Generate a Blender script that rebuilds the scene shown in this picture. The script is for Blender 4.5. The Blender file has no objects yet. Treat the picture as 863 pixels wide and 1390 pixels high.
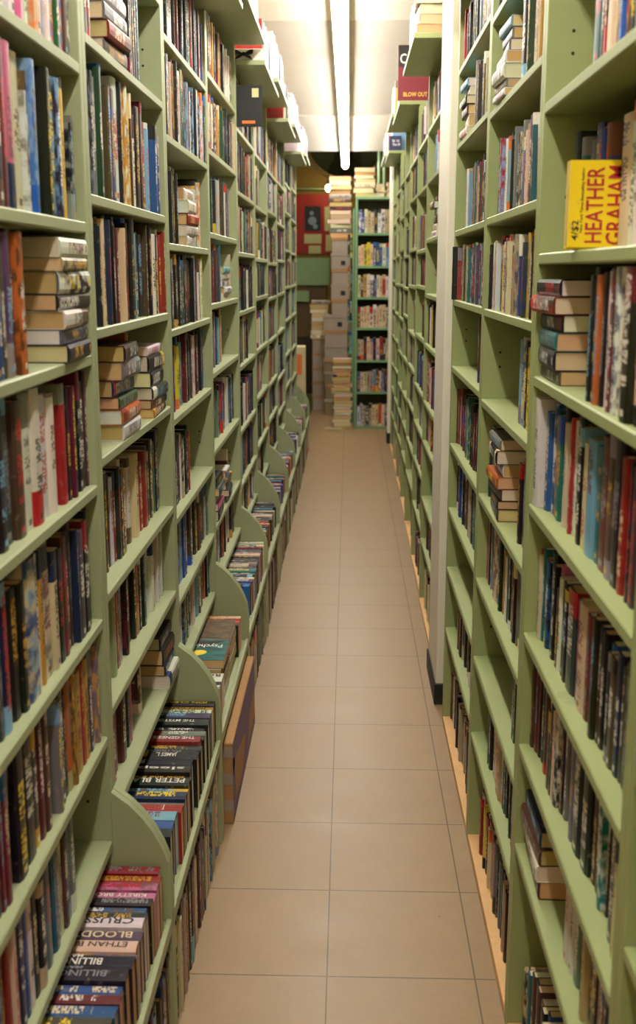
import bpy, bmesh, math, random
from mathutils import Matrix, Vector
random.seed(11)
sc = bpy.context.scene
col = sc.collection

# ------------------------------------------------------------------ camera
F = 1410.0
cam_d = bpy.data.cameras.new('camera')
cam = bpy.data.objects.new('camera', cam_d); col.objects.link(cam); sc.camera = cam
cam_d.sensor_fit = 'VERTICAL'; cam_d.sensor_height = 36.0
cam_d.lens = F / 1390 * 36.0
cam_d.shift_y = -45.0 / 1390
ax = Vector((0.9995737, 0.02919633, 0.0)); ay = Vector((-0.00572587, 0.19603253, 0.98058068)); az = -Vector((-0.02862936, 0.98016265, -0.19611614))
CAM = Vector((0, 0, 1.92))
cam.matrix_world = Matrix(((ax.x, ay.x, az.x, CAM.x), (ax.y, ay.y, az.y, CAM.y), (ax.z, ay.z, az.z, CAM.z), (0, 0, 0, 1)))
cam_d.clip_start = 0.05
cam_d.dof.use_dof = True; cam_d.dof.focus_distance = 3.4; cam_d.dof.aperture_fstop = 4.0

# ------------------------------------------------------------------ world, exposure
w = bpy.data.worlds.new('world'); sc.world = w; w.use_nodes = True
w.node_tree.nodes['Background'].inputs[0].default_value = (1.0, 0.9, 0.75, 1)
w.node_tree.nodes['Background'].inputs[1].default_value = 0.02
sc.view_settings.view_transform = 'Standard'; sc.view_settings.look = 'None'
sc.view_settings.gamma = 1.0; sc.view_settings.use_curve_mapping = False
sc.view_settings.exposure = 0.0
TUBE = 52.0
sc.cycles.use_denoising = True
sc.cycles.max_bounces = 6; sc.cycles.diffuse_bounces = 4
sc.cycles.sample_clamp_indirect = 6

# ------------------------------------------------------------------ material helpers
def lin(c):
    return tuple(((v / 255) / 12.92 if v / 255 <= 0.04045 else (((v / 255) + 0.055) / 1.055) ** 2.4) for v in c)

class NT:
    def __init__(s, name):
        s.m = bpy.data.materials.new(name); s.m.use_nodes = True; s.t = s.m.node_tree
        s.b = s.t.nodes['Principled BSDF']
    def n(s, k, **a):
        x = s.t.nodes.new(k)
        for q, v in a.items(): setattr(x, q, v)
        return x
    def put(s, v, sock):
        if hasattr(v, 'links'): s.t.links.new(v, sock)
        elif isinstance(v, (tuple, list)): sock.default_value = tuple(v) if len(v) == 4 or sock.type == 'VECTOR' else (*v, 1)
        else: sock.default_value = v
    def f(s, op, a, b=0.0, c=None):
        x = s.n('ShaderNodeMath', operation=op); s.put(a, x.inputs[0]); s.put(b, x.inputs[1])
        if c is not None: s.put(c, x.inputs[2])
        return x.outputs[0]
    def mix(s, fac, a, b):
        x = s.n('ShaderNodeMix', data_type='RGBA'); s.put(fac, x.inputs[0]); s.put(a, x.inputs[6]); s.put(b, x.inputs[7]); return x.outputs[2]
    def noise(s, vec, scale, detail=3.0, out=0):
        x = s.n('ShaderNodeTexNoise'); s.put(scale, x.inputs['Scale']); s.put(detail, x.inputs['Detail'])
        if vec is not None: s.put(vec, x.inputs['Vector'])
        return x.outputs[out]
    def xyz(s, a, b, c):
        x = s.n('ShaderNodeCombineXYZ'); s.put(a, x.inputs[0]); s.put(b, x.inputs[1]); s.put(c, x.inputs[2]); return x.outputs[0]
    def pos(s): return s.n('ShaderNodeNewGeometry').outputs['Position']
    def wn(s, v):
        x = s.n('ShaderNodeTexWhiteNoise', noise_dimensions='3D'); s.put(v, x.inputs['Vector']); return x.outputs['Value']
    def base(s, c): s.put(c, s.b.inputs['Base Color'])
    def rough(s, r): s.put(r, s.b.inputs['Roughness'])
    def bump(s, h, st=0.2, d=0.002):
        x = s.n('ShaderNodeBump'); s.put(h, x.inputs['Height']); x.inputs['Strength'].default_value = st; x.inputs['Distance'].default_value = d
        s.t.links.new(x.outputs[0], s.b.inputs['Normal'])

MATS = {}
def plain(name, rgb, rough=0.6, var=0.12, scale=14.0, metal=0.0):
    if name in MATS: return MATS[name]
    t = NT(name); c = lin(rgb)
    nz = t.noise(t.pos(), scale, 4)
    t.base(t.mix(nz, tuple(max(0, v * (1 - var)) for v in c), tuple(min(1, v * (1 + var)) for v in c)))
    t.rough(rough); t.b.inputs['Metallic'].default_value = metal
    MATS[name] = t.m
    return t.m

def paint_mat(name, ca, cb):
    t = NT(name); p = t.pos()
    n1 = t.noise(p, 5, 4); n2 = t.noise(p, 60, 3); n3 = t.noise(p, 2.2, 5)
    c = t.mix(n1, lin(ca), lin(cb))
    worn = t.f('GREATER_THAN', n3, 0.68)
    c = t.mix(t.f('MULTIPLY', worn, 0.35), c, lin((128, 132, 100)))
    fleck = t.f('GREATER_THAN', n2, 0.74)
    c = t.mix(t.f('MULTIPLY', fleck, 0.4), c, lin((112, 108, 84)))
    t.base(c); t.rough(0.42); t.bump(n2, 0.12)
    return t.m
PAINTR = paint_mat('sage_green_paint', (148, 158, 104), (158, 168, 116))
PAINTL = paint_mat('faded_sage_green_paint', (154, 162, 122), (166, 173, 136))

def floor_colour():
    t = NT('beige_vinyl_tiles'); p = t.pos()
    s = t.n('ShaderNodeSeparateXYZ'); t.put(p, s.inputs[0])
    T = 0.4095
    ux = t.f('DIVIDE', t.f('ADD', s.outputs[0], 0.05 + T * 40), T)
    uy = t.f('DIVIDE', t.f('ADD', s.outputs[1], -2.966 + T * 40), T)
    fx = t.f('FRACT', ux); fy = t.f('FRACT', uy)
    dx = t.f('MINIMUM', fx, t.f('SUBTRACT', 1.0, fx)); dy = t.f('MINIMUM', fy, t.f('SUBTRACT', 1.0, fy))
    line = t.f('LESS_THAN', t.f('MINIMUM', dx, dy), 0.0055)
    cell = t.wn(t.xyz(t.f('FLOOR', ux), t.f('FLOOR', uy), 3.0))
    n1 = t.noise(p, 7, 5); n2 = t.noise(p, 130, 3); n3 = t.noise(p, 23, 2)
    c = t.mix(n1, lin((149, 118, 81)), lin((169, 137, 97)))
    c = t.mix(t.f('MULTIPLY', cell, 0.25), c, lin((152, 126, 96)))
    c = t.mix(t.f('MULTIPLY', t.f('GREATER_THAN', n2, 0.62), 0.18), c, lin((140, 120, 94)))
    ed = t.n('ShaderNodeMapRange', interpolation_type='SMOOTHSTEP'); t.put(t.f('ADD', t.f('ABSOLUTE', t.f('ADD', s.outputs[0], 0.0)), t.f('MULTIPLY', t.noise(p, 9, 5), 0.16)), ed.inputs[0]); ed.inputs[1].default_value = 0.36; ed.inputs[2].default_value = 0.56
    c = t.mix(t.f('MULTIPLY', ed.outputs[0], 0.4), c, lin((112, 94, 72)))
    mp = t.n('ShaderNodeMapping'); t.put(p, mp.inputs[0]); mp.inputs['Scale'].default_value = (1.0, 9.0, 1.0)
    c = t.mix(t.f('MULTIPLY', t.noise(mp.outputs[0], 14, 4), 0.22), c, lin((196, 170, 134)))
    mp2 = t.n('ShaderNodeMapping'); t.put(p, mp2.inputs[0]); mp2.inputs['Scale'].default_value = (7.0, 1.0, 1.0)
    c = t.mix(t.f('MULTIPLY', t.noise(mp2.outputs[0], 16, 4), 0.22), c, lin((128, 104, 76)))
    spot = t.f('GREATER_THAN', n3, 0.77)
    c = t.mix(t.f('MULTIPLY', spot, 0.5), c, lin((110, 90, 66)))
    c = t.mix(t.f('MULTIPLY', line, 0.85), c, lin((88, 70, 48)))
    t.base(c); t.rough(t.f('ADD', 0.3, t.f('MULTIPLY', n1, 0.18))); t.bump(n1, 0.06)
    return t.m

def book_mat():
    t = NT('printed_book_cover')
    def at(nm):
        a = t.n('ShaderNodeAttribute', attribute_name=nm); return a
    c1 = at('col').outputs['Color']; c2 = at('cola').outputs['Color']; tc = at('colt').outputs['Color']
    pa = at('para'); pb = at('parb')
    s1 = t.n('ShaderNodeSeparateColor'); t.put(pa.outputs['Color'], s1.inputs[0]); seed, v0, v1 = s1.outputs
    s2 = t.n('ShaderNodeSeparateColor'); t.put(pb.outputs['Color'], s2.inputs[0]); b0, b1, art = s2.outputs
    uv = t.n('ShaderNodeUVMap', uv_map='uv'); su = t.n('ShaderNodeSeparateXYZ'); t.put(uv.outputs[0], su.inputs[0]); u, v = su.outputs[0], su.outputs[1]
    sd = t.f('MULTIPLY', seed, 97.0)
    band = t.f('MAXIMUM', t.f('LESS_THAN', v, b0), t.f('GREATER_THAN', v, b1))
    artn = t.noise(t.xyz(t.f('MULTIPLY', u, 1.6), t.f('MULTIPLY', v, 8.0), sd), 1.0, 3)
    sm = t.n('ShaderNodeMapRange', interpolation_type='SMOOTHSTEP'); t.put(artn, sm.inputs[0]); sm.inputs[1].default_value = 0.42; sm.inputs[2].default_value = 0.62
    artm = t.f('MULTIPLY', sm.outputs[0], t.f('MULTIPLY', t.f('GREATER_THAN', art, 0.5), 0.8))
    c = t.mix(t.f('MAXIMUM', band, artm), c1, c2)
    inn = t.f('MULTIPLY', t.f('GREATER_THAN', u, 0.2), t.f('LESS_THAN', u, 0.8))
    rng = t.f('MULTIPLY', t.f('GREATER_THAN', v, v0), t.f('LESS_THAN', v, v1))
    cell = t.f('GREATER_THAN', t.wn(t.xyz(t.f('FLOOR', t.f('MULTIPLY', u, 5.0)), t.f('FLOOR', t.f('MULTIPLY', v, 74.0)), sd)), 0.42)
    word = t.f('GREATER_THAN', t.wn(t.xyz(t.f('FLOOR', t.f('MULTIPLY', v, 13.0)), sd, 7.0)), 0.2)
    m = t.f('MULTIPLY', t.f('MULTIPLY', inn, rng), t.f('MULTIPLY', cell, word))
    # small imprint near the foot
    inn2 = t.f('MULTIPLY', t.f('GREATER_THAN', u, 0.32), t.f('LESS_THAN', u, 0.68))
    rng2 = t.f('MULTIPLY', t.f('GREATER_THAN', v, 0.04), t.f('LESS_THAN', v, 0.085))
    has = t.f('GREATER_THAN', t.f('FRACT', t.f('MULTIPLY', sd, 3.7)), 0.4)
    m = t.f('MAXIMUM', m, t.f('MULTIPLY', t.f('MULTIPLY', inn2, rng2), has))
    c = t.mix(t.f('MULTIPLY', m, 0.9), c, tc)
    wear = t.noise(t.pos(), 55, 4)
    c = t.mix(t.f('MULTIPLY', t.f('GREATER_THAN', wear, 0.66), 0.22), c, lin((170, 150, 120)))
    t.base(c); t.rough(0.38)
    return t.m
def page_mat():
    t = NT('book_pages'); c = t.n('ShaderNodeAttribute', attribute_name='col').outputs['Color']
    uv = t.n('ShaderNodeUVMap', uv_map='uv'); su = t.n('ShaderNodeSeparateXYZ'); t.put(uv.outputs[0], su.inputs[0])
    n = t.noise(t.xyz(t.f('MULTIPLY', su.outputs[0], 60.0), t.f('MULTIPLY', su.outputs[1], 1.5), 0.0), 1.0, 2)
    t.base(t.mix(n, t.mix(0.35, c, (0.25, 0.16, 0.08, 1)), c)); t.rough(0.9)
    return t.m
BOOK, PAGE = book_mat(), page_mat()
def emit(name, rgb, st):
    t = NT(name); t.base((0.8, 0.8, 0.8)); t.put(rgb, t.b.inputs['Emission Color']); t.b.inputs['Emission Strength'].default_value = st
    return t.m

WHITE = plain('white_paint', (238, 232, 214), 0.55, 0.05)
CEIL = plain('white_ceiling_panel', (236, 230, 218), 0.7, 0.04, 3)
CEILG = plain('dimmed_ceiling_panel', (205, 198, 188), 0.7, 0.05, 2)  # greyed paint stands in for the less brightly lit ceiling
WALL = plain('cream_wall_paint', (196, 182, 140), 0.8, 0.08, 3)
OLIVE = plain('olive_wall_paint', (146, 120, 58), 0.8, 0.12, 3)
RAWWOOD = plain('raw_pine', (222, 176, 120), 0.7, 0.15, 20)
DARK = plain('shade_darkened_panel', (64, 64, 42), 0.8, 0.2, 6)  # back panels coloured dark to imitate the shade behind the books
BLACK = plain('black_rubber', (28, 28, 27), 0.6, 0.2, 20)
HOLE = plain('dark_peg_hole', (58, 46, 30), 0.9, 0.1)
CARD = plain('brown_cardboard', (170, 128, 84), 0.85, 0.12, 20)
CARDW = plain('white_cardboard', (158, 144, 132), 0.8, 0.08, 12)
RED = plain('red_board', (170, 38, 26), 0.6, 0.1, 6)
GREENP = plain('green_enamel', (128, 158, 112), 0.4, 0.1, 6)
DKGREEN = plain('dark_green_enamel', (66, 92, 44), 0.5, 0.2, 6)
PAPER = plain('pale_paper', (214, 212, 160), 0.8, 0.1, 30)
METAL = plain('grey_steel', (150, 150, 140), 0.35, 0.1, 10, 0.8)
PURPLE = plain('purple_print', (84, 52, 112), 0.5, 0.12, 12)

# ------------------------------------------------------------------ mesh helpers
class MB:
    def __init__(s): s.v = []; s.f = []; s.mi = []
    def add(s, vs, fs, mi=0):
        o = len(s.v); s.v += [tuple(p) for p in vs]; s.f += [tuple(i + o for i in q) for q in fs]; s.mi += [mi] * len(fs); return s
    def box(s, x0, x1, y0, y1, z0, z1, mi=0, c=0.0015):
        bm = bmesh.new(); r = bmesh.ops.create_cube(bm, size=1)
        for q in bm.verts: q.co = Vector(((x0 + x1) / 2 + q.co.x * (x1 - x0), (y0 + y1) / 2 + q.co.y * (y1 - y0), (z0 + z1) / 2 + q.co.z * (z1 - z0)))
        if c: bmesh.ops.bevel(bm, geom=bm.edges[:], offset=c, segments=1, affect='EDGES')
        bm.verts.index_update(); s.add([q.co for q in bm.verts], [[q.index for q in f.verts] for f in bm.faces], mi); bm.free(); return s
    def prism_y(s, pts, y0, y1, mi=0):
        n = len(pts)
        s.add([(x, y0, z) for x, z in pts] + [(x, y1, z) for x, z in pts],
              [tuple(range(n)), tuple(range(2 * n - 1, n - 1, -1))] + [(i, i + n, (i + 1) % n + n, (i + 1) % n) for i in range(n)], mi); return s
    def cyl(s, p0, p1, r, n=10, mi=0, r1=None):
        p0 = Vector(p0); p1 = Vector(p1); d = (p1 - p0).normalized(); a = d.orthogonal().normalized(); b = d.cross(a); r1 = r if r1 is None else r1
        vs = [p0 + (a * math.cos(2 * math.pi * i / n) + b * math.sin(2 * math.pi * i / n)) * r for i in range(n)]
        vs += [p1 + (a * math.cos(2 * math.pi * i / n) + b * math.sin(2 * math.pi * i / n)) * r1 for i in range(n)]
        s.add(vs, [tuple(range(n - 1, -1, -1)), tuple(range(n, 2 * n))] + [(i, (i + 1) % n, (i + 1) % n + n, i + n) for i in range(n)], mi); return s
    def obj(s, name, mats, parent=None, smooth=False):
        me = bpy.data.meshes.new(name); me.from_pydata(s.v, [], s.f)
        for m in (mats if isinstance(mats, (list, tuple)) else [mats]): me.materials.append(m)
        me.polygons.foreach_set('material_index', s.mi)
        if smooth: me.polygons.foreach_set('use_smooth', [True] * len(me.polygons))
        bm = bmesh.new(); bm.from_mesh(me); bmesh.ops.recalc_face_normals(bm, faces=bm.faces[:]); bm.to_mesh(me); bm.free()
        o = bpy.data.objects.new(name, me); col.objects.link(o)
        if parent: o.parent = parent
        return o
def empty(name, label, cat, group=None, loc=(0, 0, 0)):
    o = bpy.data.objects.new(name, None); col.objects.link(o); o.location = loc; o.empty_display_size = 0.05
    return tag(o, label, cat, group)
def tag(o, label, cat, group=None, kind=None):
    o['label'] = label; o['category'] = cat
    if group: o['group'] = group
    if kind: o['kind'] = kind
    return o
def struct(name, mb, mat):
    o = mb.obj(name, mat); o['kind'] = 'structure'; return o
def setloc(parent, *kids):   # keep the children's world geometry when the parent is moved
    for k in kids: k.location = -parent.location

# ------------------------------------------------------------------ room shell
CZ = 3.45
struct('floor', MB().box(-2.6, 2.2, -2.0, 18.0, -0.1, 0.0, c=0), floor_colour())
struct('wall_left', MB().box(-0.93, -0.83, -2.0, 11.35, 0, CZ, c=0).box(-2.6, -2.5, 11.35, 18.0, 0, 4.4, c=0).box(-2.6, -0.83, 11.25, 11.35, 0, 4.4, c=0), WALL)
struct('wall_right', MB().box(0.90, 1.0, -2.0, 12.3, 0, CZ, c=0).box(2.1, 2.2, 12.3, 18.0, 0, 4.4, c=0).box(0.9, 2.2, 12.2, 12.3, 0, 4.4, c=0), WALL)
struct('wall_back', MB().box(-2.6, 2.2, 17.4, 17.5, 0, 4.4, c=0), OLIVE)
struct('wall_front', MB().box(-2.6, 2.2, -2.1, -2.0, 0, 4.4, c=0), WALL)
struct('ceiling', MB().box(-0.93, 1.0, -2.1, 6.9, CZ, CZ + 0.06, c=0).box(-0.93, 1.0, 6.9, 10.93, CZ + 0.01, CZ + 0.06, 1, c=0)
       .box(-0.93, 1.0, 10.95, 14.07, CZ, CZ + 0.06, 0, c=0).box(-2.6, 2.2, 11.3, 18.0, 4.4, 4.46, 1, c=0)
       .box(-0.93, 1.0, 14.05, 14.11, CZ, 4.4, 1, c=0), [CEIL, CEILG])

# ceiling lights: one line of batten fixtures
TUBEM = emit('fluorescent_diffuser', (1.0, 0.95, 0.86, 1), TUBE)
LX = -0.06
n = 0
PL = ['directly above the photographer', 'overhead just in front of the viewpoint', 'nearest one that enters the top of the picture', 'second one along from the top of the picture', 'third one along the aisle', 'last one over the far end of the aisle', 'behind the viewpoint']
for i, y0 in enumerate([-1.7, 0.7, 3.1, 5.5, 7.9, 10.3, 12.7]):
    y1 = y0 + 2.4
    lab = ['farthest back, behind the viewpoint', 'overhead, just above the viewpoint', 'section at the very top edge of the picture', 'second section down from the top edge',
           'third section, halfway along the ceiling', 'fourth section, beyond the ceiling panel seam', 'last section, its tip over the far room'][i]
    r = empty('fluorescent_light', 'fluorescent batten, ' + lab, 'ceiling light', 'fluorescent battens in a line over the aisle', (LX, (y0 + y1) / 2, 3.42))
    h = MB().box(LX - 0.05, LX + 0.05, y0 + 0.02, y1 - 0.02, 3.375, 3.45 if i < 6 else 3.43).obj('housing', WHITE, r)
    pts = [(LX + 0.043 * math.cos(a), 3.374 - 0.055 * math.sin(a)) for a in [math.pi * k / 10 for k in range(11)]]
    d = MB().prism_y(pts, y0 + 0.03, y1 - 0.03).obj('diffuser', TUBEM, r)
    e = MB().prism_y([(LX + 0.047 * math.cos(a), 3.376 - 0.059 * math.sin(a)) for a in [math.pi * k / 10 for k in range(11)]], y0 + 0.005, y0 + 0.03).obj('end_cap', WHITE, r)
    e2 = MB().prism_y([(LX + 0.047 * math.cos(a), 3.376 - 0.059 * math.sin(a)) for a in [math.pi * k / 10 for k in range(11)]], y1 - 0.03, y1 - 0.005).obj('end_cap', WHITE, r)
    setloc(r, h, d, e, e2)
    if i == 6:
        q = MB()
        for yy in (13.2, 14.6): q.cyl((LX, yy, 3.43), (LX, yy, 4.4 if yy > 14.1 else 3.45), 0.006)
        q = q.obj('hanging_rod', METAL, r); setloc(r, q)

# ------------------------------------------------------------------ books
PAL = {'k': (26, 25, 28), 'w': (232, 226, 214), 'r': (186, 36, 34), 'n': (34, 42, 84), 'b': (36, 88, 168), 's': (120, 172, 206), 't': (30, 122, 128),
       'g': (44, 112, 54), 'd': (40, 62, 50), 'y': (236, 204, 44), 'm': (206, 158, 52), 'o': (222, 104, 40), 'p': (104, 60, 120), 'i': (222, 96, 142),
       'c': (226, 204, 164), 'a': (132, 132, 136), 'e': (96, 66, 50), 'f': (86, 76, 104), 'u': (120, 28, 44), 'l': (164, 196, 60), 'z': (184, 168, 130)}
CN = {'k': 'black', 'w': 'white', 'r': 'red', 'n': 'navy', 'b': 'blue', 's': 'pale blue', 't': 'teal', 'g': 'green', 'd': 'dark green', 'y': 'yellow', 'm': 'mustard',
      'o': 'orange', 'p': 'purple', 'i': 'pink', 'c': 'cream', 'a': 'grey', 'e': 'brown', 'f': 'slate', 'u': 'maroon', 'l': 'lime', 'z': 'tan'}
LIGHT = 'wscylmiz'
ORD = ['first', 'second', 'third', 'fourth', 'fifth', 'sixth', 'seventh', 'eighth', 'ninth', 'tenth', 'eleventh', 'twelfth', 'thirteenth', 'fourteenth', 'fifteenth',
       'sixteenth', 'seventeenth', 'eighteenth', 'nineteenth', 'twentieth'] + ['twenty-' + q for q in ['first', 'second', 'third', 'fourth', 'fifth', 'sixth', 'seventh', 'eighth', 'ninth']] + ['thirtieth'] + ['thirty-' + q for q in ['first', 'second', 'third', 'fourth', 'fifth', 'sixth', 'seventh', 'eighth', 'ninth']]

_txt = {}
def text_geo(s):
    """flat letters of a word, scaled to a unit box (x along reading, y up)"""
    if s in _txt: return _txt[s]
    cu = bpy.data.curves.new('t', 'FONT'); cu.body = s; cu.resolution_u = 2; cu.offset = 0.012
    o = bpy.data.objects.new('t', cu); col.objects.link(o)
    dg = bpy.context.evaluated_depsgraph_get(); dg.update()
    me = bpy.data.meshes.new_from_object(o.evaluated_get(dg))
    vs = [v.co.copy() for v in me.vertices]; fs = [tuple(p.vertices) for p in me.polygons]
    x0 = min(v.x for v in vs); x1 = max(v.x for v in vs); y0 = min(v.y for v in vs); y1 = max(v.y for v in vs)
    vs = [((v.x - x0) / (x1 - x0), (v.y - y0) / (y1 - y0)) for v in vs]
    bpy.data.objects.remove(o); bpy.data.curves.remove(cu); bpy.data.meshes.remove(me)
    _txt[s] = (vs, fs); return _txt[s]

class Book: pass
BOOKS = []
def mk(c, t, h, d, M, where, group, title=None, tcol=None, force=False, cover=None):
    b = Book(); b.c = c; b.t = t; b.h = h; b.d = d; b.M = M; b.where = where; b.group = group; b.title = title; b.force = force; b.cover = cover
    rr = random.Random(len(BOOKS) * 7 + 1)
    j = lambda q: tuple(min(255, max(0, v + rr.uniform(-12, 12))) for v in q)
    g_ = sum(PAL[c]) / 3; q_ = 0.93 if c in LIGHT else 0.82
    b.col = lin(j(tuple(q_ * (0.88 * v + 0.12 * g_) for v in PAL[c])))
    alt = rr.choice('kwrnbesucazm' if c not in LIGHT else 'wkrbeunoa')
    b.cola = lin(j(PAL[alt]))
    tc = tcol or (rr.choice('wwwcmayrs') if c not in LIGHT else rr.choice('kkkurne'))
    b.tc = tc; b.colt = lin(PAL[tc])
    b.seed = rr.random()
    v0 = rr.uniform(0.1, 0.4); v1 = rr.uniform(0.62, 0.96)
    if title: v0, v1 = 2.0, -1.0
    r = rr.random()
    b0, b1 = (-1, 2)
    if title: r = 1.0
    if r < 0.16: b1 = rr.uniform(0.72, 0.88)
    elif r < 0.26: b0 = rr.uniform(0.1, 0.3)
    elif r < 0.31: b0, b1 = rr.uniform(0.1, 0.2), rr.uniform(0.8, 0.9)
    art = 1 if (rr.random() < 0.13 and not title) else 0
    b.par = (b.seed, v0, v1, 1); b.parb = (b0, b1, art, 1)
    b.pg = lin(j(rr.choice([(222, 196, 150), (210, 176, 124), (230, 214, 180), (200, 164, 112), (236, 226, 204)])))
    BOOKS.append(b); return b

def book_geo(b):
    """local frame: spine on x=0 facing +x, body to -x, thickness y, height z.  returns cover (verts, faces, uvs, colourkind) and page (verts, faces, uvs)"""
    t, h, d = b.t, b.h, b.d; ct = 0.0016 if t > 0.012 else 0.0008; hy = t / 2; bu = min(0.004, t * 0.12)
    prof = [(-d, -hy), (-bu * 1.2, -hy), (-bu * 0.2, -hy * 0.6), (0, 0), (-bu * 0.2, hy * 0.6), (-bu * 1.2, hy), (-d, hy),
            (-d, hy - ct), (-bu * 1.2 - ct, hy - ct), (-bu - ct, 0), (-bu * 1.2 - ct, -hy + ct), (-d, -hy + ct)]
    n = len(prof); vs = [(x, y, 0.0) for x, y in prof] + [(x, y, h) for x, y in prof]
    fs = []; uv = []
    up = {1: 0.0, 2: 0.2, 3: 0.5, 4: 0.8, 5: 1.0}
    for i in range(n):
        k = (i + 1) % n
        fs.append((i, k, k + n, i + n))
        if 1 <= i <= 4: uv += [(up[i], 0), (up[i + 1], 0), (up[i + 1], 1), (up[i], 1)]
        else: uv += [(-1, 0.5), (-1.3, 0.5), (-1.3, 0.55), (-1, 0.55)] if i != 0 and i != 5 else [(-3, 0), (-1.0, 0), (-1.0, 1), (-3, 1)]
    # end rims as quads
    for a, c2, c3, a2 in [(0, 1, 10, 11), (1, 2, 9, 10), (2, 3, 9, 9), (3, 4, 9, 9), (4, 5, 8, 9), (5, 6, 7, 8)]:
        q = [a, c2, c3] + ([a2] if a2 != c3 else [])
        fs.append(tuple(reversed(q))); uv += [(-1, 0.5)] * len(q)
        fs.append(tuple(i + n for i in q)); uv += [(-1, 0.5)] * len(q)
    kinds = [0] * len(fs)
    if b.title:
        for (s, cx, cw, z0, z1, key) in b.title:     # text, centre across spine, width across, from top (0) .. bottom (1)
            tv, tf = text_geo(s); o = len(vs)
            for (x, y) in tv:
                zz = h * (1 - (z0 + (z1 - z0) * x)); yy = t * (cx - 0.5 + cw * (y - 0.5))
                vs.append((0.0006 - abs(yy / hy) ** 2 * bu * 0.25, yy, zz))
            for q in tf: fs.append(tuple(i + o for i in q)); uv += [(-1, 0.5)] * len(q); kinds.append(key)
    if b.cover:                                       # lettering on the near board (y = -t/2)
        for (s, x0, x1, z0, z1, rot, key) in b.cover:
            tv, tf = text_geo(s); o = len(vs)
            for (x, y) in tv:
                if rot: vs.append((-d + d * (x0 + (x1 - x0) * (y)), -hy - 0.0006, h * (z0 + (z1 - z0) * x)))
                else: vs.append((-d + d * (x0 + (x1 - x0) * x), -hy - 0.0006, h * (z0 + (z1 - z0) * y)))
            for q in tf: fs.append(tuple(i + o for i in q)); uv += [(-1, 0.5)] * len(q); kinds.append(key)
    g = 0.0025
    x0, x1, y0, y1, z0, z1 = -d + g, -bu * 1.2 - ct - 0.0004, -hy + ct + 0.0002, hy - ct - 0.0002, g, h - g
    if b.d < 0.16 and b.t < 0.034: z0, z1, x0 = 0.0006, h - 0.0006, -d + 0.0006
    pv = [(x0, y0, z0), (x1, y0, z0), (x1, y1, z0), (x0, y1, z0), (x0, y0, z1), (x1, y0, z1), (x1, y1, z1), (x0, y1, z1)]
    pf = [(3, 2, 1, 0), (4, 5, 6, 7), (0, 1, 5, 4), (2, 3, 7, 6), (3, 0, 4, 7), (1, 2, 6, 5)]
    puv = [(1, 0), (1, 1), (0, 1), (0, 0), (0, 0), (0, 1), (1, 1), (1, 0)] + [(0, 0), (0, 0), (0, 1), (0, 1)] * 2 + [(1, 0), (0, 0), (0, 1), (1, 1)] * 2
    return (vs, fs, uv, kinds), (pv, pf, puv)

def set_attrs(me, n_loops, uvs, cols):
    l = me.uv_layers.new(name='uv'); l.data.foreach_set('uv', [c for q in uvs for c in q])
    for nm, data in cols.items():
        a = me.color_attributes.new(nm, 'FLOAT_COLOR', 'CORNER'); a.data.foreach_set('color', data)

def corner_cols(b, fs, kinds):
    C = {'col': [], 'cola': [], 'colt': [], 'para': [], 'parb': []}
    for f, k in zip(fs, kinds):
        m = len(f)
        if k == 0: c, p, pb = b.col, b.par, b.parb
        else: c, p, pb = lin(PAL[k]), (b.seed, 2, -1, 1), (-1, 2, 0, 1)
        C['col'] += [*c, 1] * m; C['cola'] += [*b.cola, 1] * m; C['colt'] += [*b.colt, 1] * m; C['para'] += list(p) * m; C['parb'] += list(pb) * m
    return C

def build_single(b):
    (vs, fs, uv, kinds), (pv, pf, puv) = book_geo(b)
    r = empty('book', b.where, 'book', b.group); r.matrix_world = b.M
    me = bpy.data.meshes.new('cover'); me.from_pydata(vs, [], fs); me.materials.append(BOOK); set_attrs(me, 0, uv, corner_cols(b, fs, kinds))
    o = bpy.data.objects.new('cover', me); col.objects.link(o); o.parent = r
    me = bpy.data.meshes.new('page_block'); me.from_pydata(pv, [], pf); me.materials.append(PAGE); set_attrs(me, 0, puv, {'col': [*b.pg, 1] * 24})
    o = bpy.data.objects.new('page_block', me); col.objects.link(o); o.parent = r
    return r

def build_mass(bs):
    V, Fc, UV, MI = [], [], [], []; C = {'col': [], 'cola': [], 'colt': [], 'para': [], 'parb': []}
    for b in bs:
        (vs, fs, uv, kinds), (pv, pf, puv) = book_geo(b)
        o = len(V); V += [tuple(b.M @ Vector(q)) for q in vs]; Fc += [tuple(i + o for i in f) for f in fs]; UV += uv; MI += [0] * len(fs)
        cc = corner_cols(b, fs, kinds)
        for k in C: C[k] += cc[k]
        o = len(V); V += [tuple(b.M @ Vector(q)) for q in pv]; Fc += [tuple(i + o for i in f) for f in pf]; UV += puv; MI += [1] * 6
        C['col'] += [*b.pg, 1] * 24
        for k in ('cola', 'colt', 'para', 'parb'): C[k] += [0, 0, 0, 1] * 24
    me = bpy.data.meshes.new('shelved_books'); me.from_pydata(V, [], Fc); me.materials.append(BOOK); me.materials.append(PAGE)
    me.polygons.foreach_set('material_index', MI); set_attrs(me, 0, UV, C)
    o = bpy.data.objects.new('shelved_books', me); col.objects.link(o)
    tag(o, 'smaller, more distant used books packed along the shelves of both sides and the far bookcase', 'books', kind='stuff')

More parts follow.
